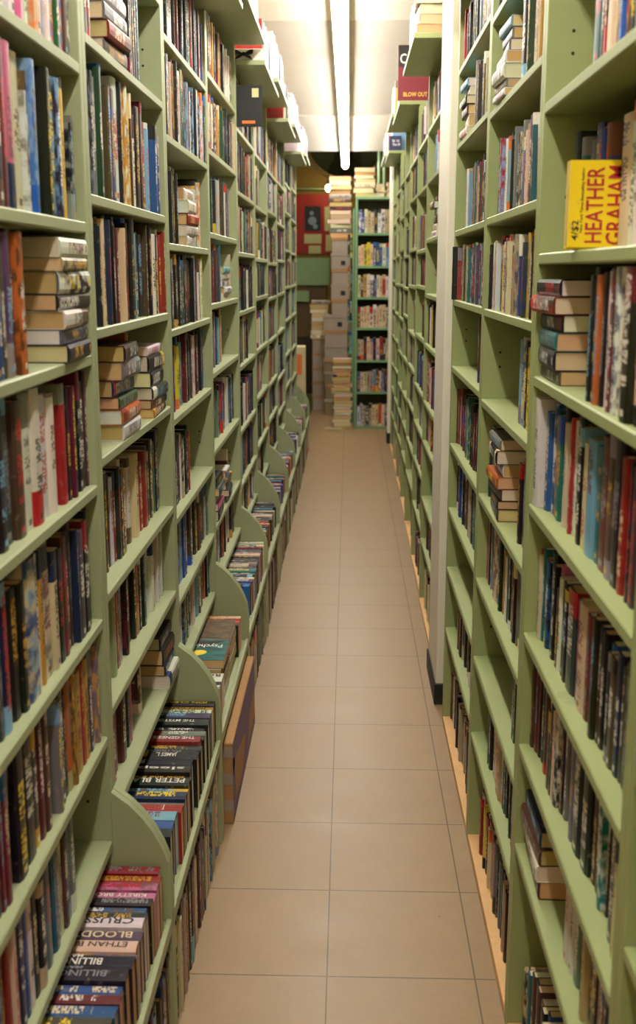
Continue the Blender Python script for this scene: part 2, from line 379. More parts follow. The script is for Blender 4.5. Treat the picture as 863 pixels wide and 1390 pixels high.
ROTL = Matrix.Identity(4)
ROTR = Matrix.Rotation(math.pi, 4, 'Z')
def frame(xc, yc, zc, o):     # columns: images of the local x, y, z axes
    m = Matrix.Identity(4)
    for i in range(3): m[i][0] = xc[i]; m[i][1] = yc[i]; m[i][2] = zc[i]; m[i][3] = o[i]
    return m
def lie(side, x, y, z, yaw=0.0):   # lying flat, spine to the aisle
    if side == 'L': m = frame((1, 0, 0), (0, 0, 1), (0, -1, 0), (0, 0, 0))
    else: m = frame((-1, 0, 0), (0, 0, 1), (0, 1, 0), (0, 0, 0))
    return Matrix.Translation((x, y, z)) @ Matrix.Rotation(yaw, 4, 'Z') @ m

PALS = {'L': 'kkkkkkkkeeennwwccwbsrtaududmofpgzdfk', 'R': 'kkkkkkeezzccwdaudrtnebzmcfdekk', 'F': 'kwceerobnmzauskzcdwc', 'T': 'wwwccwaskwrmnw'}
def parse(spec):
    out = []
    i = 0
    toks = []
    dep = 0; cur = ''
    for ch in spec + ' ':
        if ch == '[': dep = 1
        if ch == ']': dep = 0
        if ch == ' ' and not dep:
            if cur: toks.append(cur)
            cur = ''
        else: cur += ch
    return toks
def tok1(tk):
    c = tk[0]; num = ''.join(q for q in tk[1:] if q.isdigit()); fl = ''.join(q for q in tk[1:] if not q.isdigit())
    return c, (int(num) / 1000 if num else None), fl

def fill(side, bayname, shelfname, xf, Y0, Y1, z, clear, spec, h=0.225, rec=0.012, pal=None, thick=(0.016, 0.033), dens=1.0, maxd=0.2):
    toks = parse(spec)
    if side == 'L': toks = toks[::-1]
    y = Y1; k = 0; ns = 0
    pal = pal or PALS[side]
    group = 'books on the %s of the %s' % (shelfname, bayname)
    hmax = clear - 0.008
    seen = {}
    rows = []
    while True:
        if toks: tk = toks.pop(0); rnd = False
        else:
            rnd = True
            if random.random() < 0.02 * dens: tk = '_%d' % random.randint(10, 60)
            else: tk = random.choice(pal) + str(int(random.uniform(*thick) * 1000))
        if tk[0] == '_':
            y -= int(tk[1:]) / 1000
            if y < Y0 + 0.03: break
            continue
        if tk[0] == '[':
            its = tk[1:-1].split(' '); L = 0.0; zz = z
            bl = min(0.215, max(0.17, h - 0.01)); ns += 1
            if y - bl < Y0: break
            cy = y - bl / 2 - 0.010
            cnt = 0
            for it in its:
                c, t, fl = tok1(it); t = t or random.uniform(0.026, 0.042)
                hh = bl - random.uniform(0, 0.02); dd = random.uniform(0.125, 0.14)
                if zz + t > z + hmax: break
                cnt += 1
                off = random.uniform(-0.004, 0.022) * (1 if side == 'L' else -1)
                yaw = math.radians(random.uniform(-3.0, 3.0))
                # origin of the lying book: local z runs along y, so start at one end
                sy = cy + (hh / 2 if side == 'L' else -hh / 2)
                M = lie(side, xf + off - (0.012 if side == 'L' else -0.012), sy, zz + t / 2, yaw)
                lab = '%s book lying flat, %s in %spile, %s, %s' % (CN[c], ORD[cnt - 1], '' if ns == 1 else 'nearer ', shelfname, bayname)
                mk(c, t - 0.0006, hh, dd, M, lab, group); zz += t
            y -= bl + 0.012 + (0.14 if side == 'L' else 0.16)
            continue
        c, t, fl = tok1(tk); t = t or random.uniform(*thick)
        if y - t < Y0: break
        hh = h + random.uniform(-0.018, 0.018) + (0.03 if '+' in fl else 0) - (0.045 if '-' in fl else 0)
        if random.random() < 0.12: hh -= 0.02
        hh = min(hh, hmax); dd = min(maxd - 0.03, hh * random.uniform(0.6, 0.68))
        rc = rec + random.choice([0, 0, 0.003, 0.006, 0.012, -0.006]) - (0.024 if '!' in fl else 0)
        if rc < 0.001 and '!' not in fl: rc = 0.001
        k += 1
        lean = 0.0
        x = xf - rc if side == 'L' else xf + rc
        M = Matrix.Translation((x, y - t / 2, z + 0.0005)) @ (ROTL if side == 'L' else ROTR)
        adv = t
        if k > 2 and toks and toks[0][0] == '_' and int(toks[0][1:]) > 110 and t < 0.045 or (not toks and k > 3 and random.random() < 0.05):
            a_ = math.radians(random.uniform(4, 9)); yp = y - hh * math.sin(a_) - 0.0005
            if yp - t > Y0 + 0.02:
                M = Matrix.Translation((x, yp, z + 0.0006)) @ Matrix.Rotation(-a_, 4, 'X') @ Matrix.Translation((0, -t / 2, 0)) @ (ROTL if side == 'L' else ROTR)
                adv = y - yp + t * math.cos(a_) + 0.001
        size = 'slim ' if t < 0.021 else 'thick ' if t > 0.042 else ''
        lab = '%s%s upright book, %s from the far end, %s, %s' % (size, CN[c], ORD[min(k, 39) - 1], shelfname, bayname)
        mk(c, t - 0.0008, hh, dd, M, lab, group); y -= adv

# ------------------------------------------------------------------ bookcases
def bookcase(side, xf, Y0, Y1, tops, canopyZ, label, depth=0.25, canopy=None, base=False, panel_top=None):
    s = -1 if side == 'L' else 1
    PT = PAINTL if side == 'L' else PAINTR
    xb = xf + s * depth
    lo, hi = min(xf, xb), max(xf, xb)
    r = empty('bookcase', label, 'bookcase', 'tall sage green bookcases lining the aisle', (xf + s * 0.1, (Y0 + Y1) / 2, 0))
    kids = []
    zt = panel_top or canopyZ - 0.024
    P = 0.026
    for yy, sg in ((Y0 + 0.001, 1), (Y1 - P - 0.001, -1)):
        m = MB().box(lo, hi, yy, yy + P, 0.0, zt)
        # peg holes drilled in the inner face
        for z in tops:
            for dz in (0.10, 0.145) if (int(z * 100) % 3) else (0.12,):
                if z + dz < zt - 0.05:
                    yq = yy + P if sg == 1 else yy
                    xq = xf + s * 0.055
                    m.cyl((xq, yq - 0.0002, z + dz), (xq, yq + 0.0006 * sg, z + dz), 0.0038, 10, 1)
        kids.append(m.obj('side_panel', [PT, HOLE], r))
    a, b = Y0 + P + 0.001, Y1 - P - 0.001
    for i, z in enumerate(tops):
        if z < 0.1: kids.append(MB().box(lo, hi, a, b, 0.0, z).obj('plinth', RAWWOOD, r))
        else: kids.append(MB().box(lo + (0.006 if side == 'L' else 0), hi - (0.006 if side == 'R' else 0), a, b, z - 0.024, z, c=0.003).obj('shelf', PT, r))
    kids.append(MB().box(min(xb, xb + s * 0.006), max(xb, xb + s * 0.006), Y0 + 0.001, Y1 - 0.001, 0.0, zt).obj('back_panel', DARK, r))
    if canopy:
        kids.append(MB().box(min(canopy, xb), max(canopy, xb), Y0 + 0.002, Y1 - 0.002, canopyZ - 0.024, canopyZ, c=0.002).obj('top_shelf', PT, r))
    if base:
        # stepped-out lower bin: curved dividers, bin floor, front rail, toe board
        fx = -0.42
        arc = [(-0.5555, 0.71), (-0.514, 0.678), (-0.485, 0.646), (-0.46, 0.61), (-0.439, 0.568), (-0.425, 0.528), (-0.42, 0.471), (-0.42, 0.414)]
        prof = arc + [(fx, 0.37), (fx, 0.0), (xf - 0.0005, 0.0)]
        for yy in (Y0 + 0.001, Y1 - 0.021):
            kids.append(MB().prism_y(prof, yy, yy + 0.02).obj('curved_divider', PT, r))
        kids.append(MB().box(xf - 0.17, fx - 0.014, Y0 + 0.022, Y1 - 0.022, BINF - 0.02, BINF).obj('bin_floor', PT, r))
        kids.append(MB().box(fx - 0.013, fx, Y0 + 0.022, Y1 - 0.022, BINF - 0.03, BINF + 0.006).obj('bin_rail', PT, r))
    setloc(r, *kids)
    return r
BINF = 0.375

LXF = -0.555
LY = [1.28, 2.27, 3.25, 4.23, 5.30, 6.29, 7.25, 8.20, 9.20, 10.20, 11.20]
LN = ['nearest left bookcase', 'second left bookcase', 'third left bookcase', 'fourth left bookcase', 'fifth left bookcase', 'sixth left bookcase',
      'seventh left bookcase', 'eighth left bookcase', 'ninth left bookcase', 'tenth left bookcase']
LT = [[2.63, 2.339, 2.022, 1.743, 1.455, 1.144, 0.857, 0.590], [2.70, 2.413, 2.084, 1.795, 1.506, 1.185, 0.904, 0.641], [2.62, 2.33, 2.006, 1.738, 1.456, 1.13, 0.845, 0.59],
      [2.688, 2.398, 2.073, 1.789, 1.508, 1.182, 0.857, 0.605], [2.62, 2.316, 2.016, 1.715, 1.435, 1.10, 0.814, 0.575]]
LS = [
 ['', 'p w n w i u w k c s w y c g w b e w r24',
  'i36 k c48 w12 s24 l18 t48 k26 k45 n24 y20 k24 k22 e20 k26- a16- _20',
  'o30 k24 _40 [k35 n30 w36 k32 k44 e26 w38]',
  'k40 k40 d50 e50 w50 w52 w50 w40 w42 r36 k30 u24 e36 k30 d30 e20',
  'c20 k40 k30 b75+ w20+ m20+ c60+ c30 k40 e30 e30 e24 n20 f40 k40 k30 f30',
  'k50 k60 e30 u30 e30 k40 a24 e40 k24 o30 m20 b20 m45 r30 m35 f30 c20 a20 k18',
  'k30 e24 a30 d20 t36 a24 c20 e26 t24 a30 _260'],
 ['', '[a40 r40 a40 w40] w14 k14 w14 d20 k24 k30 k30 k30 _280',
  'w55+ k18+ m45 m30 y30 e16 a16 w30- k55 k30 u24 r45- s50- w40- b40- b30- a30- r24-',
  'k20 r45+ k50+ s45 n50 k60 e14 k36 k36 w60 k40 w20 r40 r24',
  '[w40 o38 g30 n42 a45 k40] o30 w16 [n25 e26 d36 k44 k46 w26] _60',
  'k30 k40 w36 w36 c36 c30 r50 r50 a20 d30 k e28 y35 t24 k30 k56+',
  'k30 w20 e40 k36 k30 m40 k36 k40 b28 w30 w40 w30 a30 a30 w20 e20 k24 w14 k50+',
  'u45 f45 k40 i16 _160 e40 [w44 n34 k50 k40]'],
 ['', 'k30 s30 b24 b30 k w30 k k30 e24 k24 b24 w w30 w24 k w30 s24 w k30',
  'e24 w20 k40 k30 _10 [w36 w36 r40 w44 w40] w20- a24 k w24 e20 k24 _150',
  'k24 d24 t30 k20 e24 k24 e k30 b24 k30 n24 k k24 w34 e20- k30 w24 c30 k24 c30 w30 y20 _120',
  'y60 b36 t40 k30 k24 u14 k24 k24 k24 k24 r24 e24 w40 w20 e20 p30 u30 k40 k24 k24 k30 k24 k24 b24 k20',
  'k40 e18 k20 k30 w14 k40 e24 k30 n24 b24 r22 _460 ',
  'w30 s40 s40 b36 b40 o36 k50 e50 e40 k60+ k60+ e30 k30 w24 e24 k24 w30 f24 z30 w24 t40 ',
  'e24 g60 g40 k50 k60 w40 k30 w24 s50 w24 k30 l24 k30 g24 k50 o24 k30 p24 a24',
  'c60 k24 [c60 w60] _20 [k30 k30 k40 e40] _180'],
 ['', '', 'w24 k24 k24 w30 w30 k24 a24 _200', '[w30 w30 a30 w30 s30] c24 _220', 'c30 e24 w24 m24 c30 _450',
  'w20 c24 w24 k30 f24 b40 b36 k30 c24 k24 k24', '[k44 i30 d36 f36 k40] [e30 k30 e30 n24 w30] u24 _300', 'e k w k w e f m w24 t60 n40 k u24 b24 k24 g24 m e24 f24',
  'f24 k30 e24 k40 d24 k30 k30 m36 k24 f24 w24 k50 k40 o24 k30', 'w24 k20 k24 _650'],
]
def shelfword(i, n): return 'shelf %s from bottom' % ORD[n - 1 - i] if False else ORD[n - 1 - i] + ' shelf up'
for i in range(10):
    tops = LT[i] if i < 5 else [z + random.uniform(-0.03, 0.03) for z in LT[(i * 2) % 5]]
    if i >= 5: tops[-1] = 0.59
    cz = [2.92, 3.01][i % 2]
    bookcase('L', LXF, LY[i], LY[i + 1], tops, cz, 'sage green bookcase with stepped-out bottom bin, %s along the aisle' % LN[i].replace('nearest left bookcase', 'nearest on the left').replace('left bookcase', 'on the left'),
             canopy=-0.41, base=True)
    Y0, Y1 = LY[i] + 0.028, LY[i + 1] - 0.028
    specs = LS[i] if i < len(LS) else []
    prev = cz - 0.024
    for j, z in enumerate(tops):
        sp = specs[j] if j < len(specs) else ''
        if not sp and i > 3 and random.random() < 0.35: sp = '_%d' % random.randint(80, 480)
        hb = 0.235
        if i == 0: hb = [0.23, 0.235, 0.265, 0.235, 0.24, 0.25, 0.245, 0.22][j]
        if i == 1: hb = [0.23, 0.25, 0.275, 0.235, 0.235, 0.235, 0.235, 0.2][j]
        if i >= 3: hb = 0.225
        rc = 0.01 if j < 4 else ([0.016, 0.038, 0.03, 0.03][i] if i < 4 else 0.02)
        fill('L', LN[i], shelfword(j, len(tops)), LXF, Y0 + (0.06 if (i, j) == (4, 0) else 0), Y1, z, prev - z, sp, h=hb, rec=rc, maxd=0.24)
        prev = z - 0.024

RXF = 0.417
RY = [0.50, 1.43, 2.38, 3.29, 4.25]
RT = [[2.88, 2.55, 2.2, 1.87, 1.54, 1.213, 0.93, 0.65, 0.37, 0.03], [2.60, 2.273, 1.958, 1.689, 1.395, 1.084, 0.80, 0.537, 0.26, 0.03][:8] + [0.03],
      [2.65, 2.384, 2.078, 1.807, 1.527, 1.225, 0.945, 0.676, 0.408, 0.03], [2.675, 2.40, 2.075, 1.809, 1.545, 1.23, 0.96, 0.705, 0.437, 0.03]]
RN = ['right bookcase beside the viewpoint', 'nearest right bookcase', 'second right bookcase', 'third right bookcase']
RS = [[], 
 ['', '_380 t60 e20 k20 c50 c20 e20 a20 k20 e20 a30 e30',
  '_50 o20 d40 t36 a40 a50 a50 b36 b30 _34 c70 w60 w60 c40',
  '[e30 k40 t38 k36 d36 k34] _70 k24 k24 o24 k24 m30 w20 e30 w30 c50 k50 c40',
  'w45! b40 b30 a30 t40 d30 c24 k36 r14 w20 d40 k30 c40 s60 t40 u60 e40 k50 r30 k',
  'u30 c20 t20 e24 k24 k40 k30 i24 e20 w24 k30 k30 d70 n30 c60 e30',
  'e24 u30 k24 k30 r30 e24 k24 c20 e30 k24 c20 k30 k30 a24 a30 e24 a30 k60 k60 e30',
  '_20 [e44 w40 e40 n40] _20 w40 w30 a40 b30 k40',
  '_60 k24 d24 t24 e24 k30'],
 ['s24 k24 w30 k24 w24', '_120 [w20 a24 w40 w30 a30 a30 s30] k60+ k30 y30 d30 k24',
  '_120 k20 k16 r24 w16 r24 w30 r30 o50 k30 s16 e30 k16 a20 e30 k24 d24 a24',
  'k16 k24 k20 w24 w30 z24 w20 n40 s40 k16 y16 w60 r16 c36 c30 c36 e24',
  '_520 s40 c50 k30 y40 k30 e20 k30',
  'k36 d30 t50 k30 c30 _10 [e36 k24 e34 o34 w36 k40 a30] w24 k24 k30 e24',
  'e30 e20 i20 k24 p20 a24 c40 w24 c60 a40 e20 k30 m24 k30 w24', '_560 t24 k24 e24 g24 k24',
  '_190 k30 k24 k36 w24 w40 c60 c40 z30 w24 k24', 'n60 k40 r30 k24 e20 o20 y16 k40 r24 k24 c24 e30 z24 u20'],
 ['i20 w24 r16 w24 k24 k20 w30 w24 n24 k24 b24', '_120 [w30 w40 e36 k30 w30 s30] w30 a24 k24 e24',
  '_170 k20 s40 r20 w30 k16 c30 a24 s30 s24 r20 e24', 'k30! w20 r20 r20 w20 k24 n24 c30 k20 z24 e24 r20 w24',
  '_620 k20 e24 k20 k30', 'e20 r24 w16 n24 e24 k50 k24 r24 e24 k24 w24', 'k30 k24 w20 k24 w24 a24 e24 b24 k24 p24 w24 m24 k24',
  '_620 e24 k24 w24', '_240 e36 e30 e30 k24 a30 e24 k24', 'e30 e24 w24 w30 k20 w30 e24 z24 k24 e24 d24']]
for i in range(4):
    bookcase('R', RXF, RY[i], RY[i + 1], RT[i], 2.99, 'sage green bookcase, %s' % ['beside the viewpoint at the right edge', 'nearest on the right, with the big yellow paperback', 'second on the right from the front',
             'third on the right, ending at the white post'][i], canopy=0.30)
    Y0, Y1 = RY[i] + 0.028, RY[i + 1] - 0.028
    prev = 2.966
    for j, z in enumerate(RT[i]):
        sp = RS[i][j] if i < len(RS) and j < len(RS[i]) else ''
        hb = 0.235 if i < 2 else (0.195 if j < 4 else 0.215)
        if i == 1 and j in (5, 6): hb = 0.212
        rc = 0.012
        if i == 1 and j == 2: rc = 0.058
        if j >= 4: rc = 0.03
        fill('R', RN[i], shelfword(j, len(RT[i])), RXF, Y0, Y1, z, prev - z, sp, h=hb, rec=rc, maxd=0.24, pal=None if j < 4 else 'kkkkkeeeezdduakctnkek')
        prev = z - 0.024

# far right run, slightly splayed
FY = [4.97, 5.92, 6.87, 7.85, 8.72, 9.62, 10.55, 11.5]
CAN = {0: (2.97, 0.285), 2: (2.97, 0.31), 3: (3.03, 0.30), 5: (2.97, 0.345), 6: (3.03, 0.335)}
FN = ['first right bookcase past the white post', 'second right bookcase past the white post', 'third right bookcase past the white post', 'fourth right bookcase past the white post',
      'fifth right bookcase past the white post', 'sixth right bookcase past the white post', 'seventh right bookcase past the white post']
FS = [['w30 w30 w24 w24 w30 w40', '_300 w30 s24 w30 s24 w30 w24 w24', '_300 [w30 w36 k36 w36 e36 k30]', '_700 k24', 'k30 f24 o24 k30 w24 e24 k24 w24 z24 w36 y40 y20 _40',
       'e40 r60+ r60+ w20 t24 k30 c24 d24', 'k30 e40 o36 r24 z40 k36 z40 c30', '_560 e24 z30 c30 w24 e36', '_200 e30 u36 k30 e24 w24 e30 k24', 'k50 k60 z30 w24 r24 c24 k24']]
for i in range(7):
    xf = 0.425 + 0.008 * (FY[i] - 4.97) * 1.0
    base = RT[2 + i % 2]
    tops = [z + (random.uniform(-0.035, 0.035) if 0.1 < z < 2.9 else 0) for z in base]
    cz, cx = CAN.get(i, (2.93, None))
    bookcase('R', xf, FY[i], FY[i + 1], tops, cz, 'sage green %s' % FN[i], canopy=cx, panel_top=(cz - 0.024) if cx else 2.93)
    Y0, Y1 = FY[i] + 0.028, FY[i + 1] - 0.028
    prev = cz - 0.024 if cx else 3.2
    for j, z in enumerate(tops):
        sp = FS[i][j] if i < len(FS) and j < len(FS[i]) else ('_%d' % random.randint(80, 450) if random.random() < 0.4 else '')
        fill('R', FN[i], shelfword(j, len(tops)), xf, Y0, Y1, z, min(prev - z, 0.3), sp, h=0.21, rec=0.02, maxd=0.24)
        prev = z - 0.024

# ------------------------------------------------------------------ spine-up rows in the left bins
def spine_up(x_right, y, ztop, t, h, d, c, where, group, title=None, tcol=None, tilt=0.0, force=True):
    # local x -> +z, local y -> -y, local z -> +x
    m = frame((0, 0, 1), (0, -1, 0), (1, 0, 0), (0, 0, 0))
    M = Matrix.Translation((x_right - h, y, ztop)) @ Matrix.Rotation(tilt, 4, 'X') @ m
    return mk(c, t, h, d, M, where, group, title, tcol, force)
def T(s, key, z0=0.08, z1=0.92, cx=0.5, cw=0.62): return (s, cx, cw, z0, z1, key)
BINA = [('r', 32, None), ('r', 32, None), ('i', 30, None), ('i', 34, [T('KIRSTY BROOKE', 'w', 0.1, 0.85, cw=0.4)]),
        ('k', 30, None), ('b', 22, None), ('d', 30, None), ('w', 36, [T('CRUSSENDI', 'k', 0.1, 0.98)]), ('f', 36, [T('BLOODTIDE', 'c', 0.1, 0.95)]),
        ('c', 38, [T('ETHAN BLACK', 'k', 0.1, 0.92, cw=0.45)]), ('m', 14, None), ('k', 42, [T('BILLINGHAM', 'w', 0.3, 0.95, 0.62, 0.5), T('MARK', 'w', 0.5, 0.72, 0.2, 0.26)]),
        ('k', 42, [T('BILLINGHAM', 'a', 0.2, 0.95, 0.62, 0.45), T('MARK', 'a', 0.45, 0.7, 0.2, 0.24)]), ('b', 30, None)]
BINB = [('k', 36, [T('JON CLEARY', 'y', 0.1, 0.85, cw=0.5)]), ('m', 34, [T('JON CLEARY', 'k', 0.1, 0.95, cw=0.5)]), ('w', 48, None), ('f', 36, None),
        ('k', 44, [T('THE MYSTERIOUS', 'w', 0.2, 0.98, cw=0.42)]), ('k', 24, None), ('a', 32, None), ('k', 30, None),
        ('r', 36, [T('THE GENESIS CODE', 'w', 0.08, 1.0, cw=0.5)]), ('d', 34, None), ('k', 30, [T('PATRICIA K', 'a', 0.25, 0.9, cw=0.5)]),
        ('k', 50, [T('JAMES L.', 'w', 0.3, 0.6, 0.5, 0.6), T('Bone', 'm', 0.72, 0.95, 0.5, 0.7)]), ('k', 46, [T('FINAL', 'w', 0.62, 0.92, 0.5, 0.5)]),
        ('k', 36, [T('sleeper', 'w', 0.08, 0.95, cw=0.6)]), ('k', 28, [T('slow and low', 'm', 0.12, 0.85, cw=0.6)]), ('k', 42, [T('PETER BLAUNER', 'w', 0.06, 1.1, cw=0.62)]),
        ('f', 34, None), ('n', 42, None), ('a', 26, None), ('r', 44, None),
        ('s', 46, None), ('b', 40, [T('SANDFORD', 'w', 0.3, 1.0, cw=0.6)]), ('k', 40, None)]
BIND = [('w', 26, None), ('n', 24, None), ('t', 22, None), ('w', 24, None), ('k', 26, None), ('k', 24, None), ('t', 28, None), ('o', 20, None), ('p', 26, None), ('c', 30, None), ('i', 24, None), ('k', 28, None),
        ('k', 30, None), ('e', 26, None), ('d', 30, None), ('k', 34, [T('ROBIN COOK', 'a', 0.1, 0.6)]), ('c', 38, None), ('e', 28, None),
        ('k', 22, None), ('t', 40, None), ('f', 30, None), ('k', 40, None), ('k', 34, None), ('r', 26, [T('ROBIN COOK', 'w', 0.1, 0.9, cw=0.7)]),
        ('b', 26, [T('ROBIN COOK', 'w', 0.1, 0.9, cw=0.7)]), ('k', 34, None), ('k', 40, None)]
def bin_row(i, lst, name, ystart=None):
    y = (ystart or LY[i + 1]) - 0.027; g = 'spine-up books in the %s bin' % name
    for k, it in enumerate(lst):
        c, t, ti = it; t = t / 1000
        if y - t < LY[i] + 0.024: break
        h = random.uniform(0.19, 0.215) if t < 0.036 else random.uniform(0.205, 0.225)
        d = random.uniform(0.142, 0.152) if t < 0.036 else random.uniform(0.148, 0.160)
        xr = -0.432 - random.uniform(0, 0.012)
        txt = ' titled ' + ' '.join(q[0] for q in (ti or [])) if ti else ''
        w = '%s book%s, spine up, %s from the far end of %s bin' % (CN[c], '' if not ti else ' with %s title' % CN[ti[0][5]], ORD[k], name)
        spine_up(xr, y - t / 2, BINF + d + 0.0008, t - 0.0008, h, d, c, w, g, ti, None)
        y -= t
bin_row(0, BINA + [(random.choice(PALS['L']), random.choice([28, 32, 36]), None) for _ in range(22)], 'nearest left')
bin_row(1, BINB, 'second left')
# third bin: a jumble - two flat piles with covers showing, one cream spine, leaning books in front
g3 = 'jumbled books in the third left bin'
yb = LY[2] + 0.028
for k, (c, t, ti) in enumerate([('k', 30, None), ('n', 32, None), ('e', 30, None), ('w', 34, None), ('k', 30, None), ('w', 34, None), ('w', 46, [T('ROSE', 'k', 0.05, 0.5, 0.6, 0.5)])]):
    spine_up(-0.44, yb + t / 2000, BINF + 0.13 + 0.001, t / 1000 - 0.001, 0.2, 0.13, c, '%s book, spine up, %s from near end of third left bin' % (CN[c], ORD[k]), g3, ti)
    yb += t / 1000
def flat_pile(y0, cols, label, th=0.034):
    z = BINF + 0.0005
    for k, c in enumerate(cols):
        M = Matrix.Translation((-0.60 + random.uniform(-0.006, 0.006), y0 + random.uniform(0, 0.006), z + th / 2)) @ frame((-1, 0, 0), (0, 0, 1), (0, 1, 0), (0, 0, 0))
        b = mk(c, th - 0.001, 0.215, 0.15, M, '%s book lying flat, %s from bottom of the %s, third left bin' % (CN[c], ORD[k], label), g3, force=True)
        z += th
    return b, z
YT1 = yb + 0.012
b, ZT1 = flat_pile(YT1, ['e', 'c', 'k', 'w', 't'], 'nearer pile')
b.parb = (-1, 2, 1, 1); b.cola = lin((20, 60, 60)); b.where = 'teal paperback with yellow patch on cover, topmost of nearer pile, third left bin'
YT2 = YT1 + 0.235
b2, zt2 = flat_pile(YT2, ['k', 'e', 'w', 'k', 'e'], 'farther pile')
b2.parb = (-1, 2, 1, 1); b2.cola = lin((120, 92, 60)); b2.where = 'brown illustrated book, topmost of farther pile, third left bin'
yb = YT2 + 0.235
k = 0
for c in 'kwrc':
    t = 0.028
    if yb + t > LY[3] - 0.024: break
    spine_up(-0.44, yb + t / 2 + 0.002, BINF + 0.14, t - 0.001, 0.21, 0.138, c, '%s book, spine up, %s beyond flat piles, third left bin' % (CN[c], ORD[k]), g3, None)
    yb += t + 0.001; k += 1
bin_row(3, BIND, 'fourth left')
for i in range(4, 10):
    nm = ORD[i] + ' left'
    y = LY[i + 1] - 0.024; k = 0
    g = 'spine-up books in the %s bin' % nm
    while y > LY[i] + 0.06:
        c = random.choice(PALS['L']); t = random.uniform(0.022, 0.04); k += 1
        spine_up(-0.437 - random.uniform(0, 0.02), y - t / 2, BINF + 0.13 + random.uniform(0.0, 0.015), t - 0.001, random.uniform(0.19, 0.215), 0.13, c,
                 '%s book, spine up, %s from the far end of %s bin' % (CN[c], ORD[min(k, 39) - 1], nm), g, force=False)
        y -= t
        if random.random() < 0.03: y -= 0.03
# floor-level rows under the bins
for i in range(10):
    if i == 2: continue
    fill('L', LN[i], 'floor row', -0.425, LY[i] + 0.024, LY[i + 1] - 0.024, 0.0, 0.34, '', h=0.285, rec=0.004, thick=(0.014, 0.034), pal='ekzncwkacefzzku', maxd=0.26)

# books on the projecting top shelves
for i in range(10):
    cz = [2.92, 3.01][i % 2]
    fill('L', LN[i], 'top', -0.42, LY[i] + (0.21 if i == 4 else 0.01), LY[i + 1] - 0.01, cz, 0.36, '', h=0.24, rec=0.02, thick=(0.018, 0.045), pal=PALS['T'], maxd=0.26, dens=2)
for i in range(4):
    fill('R', RN[i], 'top', 0.31, RY[i] + 0.01, RY[i + 1] - 0.01, 2.99, 0.36, ['', '', '', '[c40 c40 c36 z30] w24 c24 m24 w24'][i], h=0.24, rec=0.02, thick=(0.018, 0.045), pal=PALS['T'], maxd=0.26, dens=2)
for i, (cz, cx) in CAN.items():
    sp = ''
    if i == 0: fill('R', FN[i], 'top', cx + 0.01, FY[0] + 0.005, FY[0] + 0.235, cz, 0.36, '[c42 c42 c42 z30]', h=0.22, rec=0.03)
    fill('R', FN[i], 'top', cx + 0.01, FY[i] + {0: 0.25, 2: 0.08, 5: 0.07}.get(i, 0.01), FY[i + 1] - 0.01, cz, 0.36, sp, h=0.24, rec=0.02, thick=(0.018, 0.045), pal=PALS['T'], maxd=0.26, dens=2)

# ------------------------------------------------------------------ single featured books
# yellow paperback turned cover-out in front of the row (nearest right bookcase, third board down)
ZY = 1.958
p1 = Vector((0.400, 1.983)); p2 = Vector((0.598, 1.983)); dirv = (p2 - p1).normalized()
nrm = Vector((-dirv.y, dirv.x)); nrm = nrm if nrm.y < 0 else -nrm
# stands on its long edge-side: local z (height) runs horizontally p1->p2, local x (spine) points down, near board faces the aisle
hy = 0.028
xc = (0, 0, -1); ycv = (-nrm.x, -nrm.y, 0); zc = (-dirv.x, -dirv.y, 0)
o = Vector((p2.x, p2.y, ZY + 0.001))
zvec = Vector(xc).cross(Vector(ycv))
M = frame(xc, ycv, tuple(zvec), (0, 0, 0))
org = o if zvec.dot(Vector((-dirv.x, -dirv.y, 0))) > 0 else Vector((p1.x, p1.y, ZY + 0.001))
yb_ = mk('y', hy, (p2 - p1).length, 0.158, Matrix.Translation(org) @ M, 'bright yellow paperback with tall red lettering, cover turned out on nearest right bookcase', None, title=[T('HEATHER GRAHAM', 'r')], force=True)
yb_.parb = (-1, 2, 0, 1); yb_.col = lin((240, 208, 20))
YB_FLIP = org == o
def cov(s, xa, xb, za, zb, key):   # text running upwards in the world: along local -x ... +x, stacked along the horizontal
    return (s, xa, xb, za, zb, key)
# ------------------------------------------------------------------ far bookcase facing down the aisle
X0, X1, YF = 0.075, 0.66, 12.80
r = empty('bookcase', 'narrow green bookcase at the end of the aisle, facing the camera', 'bookcase', None, ((X0 + X1) / 2, YF + 0.12, 0))
ft = [0.03, 0.457, 0.847, 1.241, 1.609, 1.981, 2.37]
kids = []
TEALG = plain('darker_green_paint', (116, 158, 116), 0.5, 0.12, 8)
for xx in (X0, X1 - 0.028): kids.append(MB().box(xx, xx + 0.028, YF, YF + 0.26, 0, 2.76).obj('side_panel', TEALG, r))
for z in ft: kids.append(MB().box(X0 + 0.029, X1 - 0.029, YF + 0.003, YF + 0.25, z - 0.028, z).obj('shelf', TEALG, r))
kids.append(MB().box(X0, X1, YF - 0.004, YF + 0.26, 2.761, 2.79).obj('top_board', TEALG, r))
kids.append(MB().box(X0, X1, YF + 0.262, YF + 0.268, 0, 2.76).obj('back_panel', DARK, r))
setloc(r, *kids)
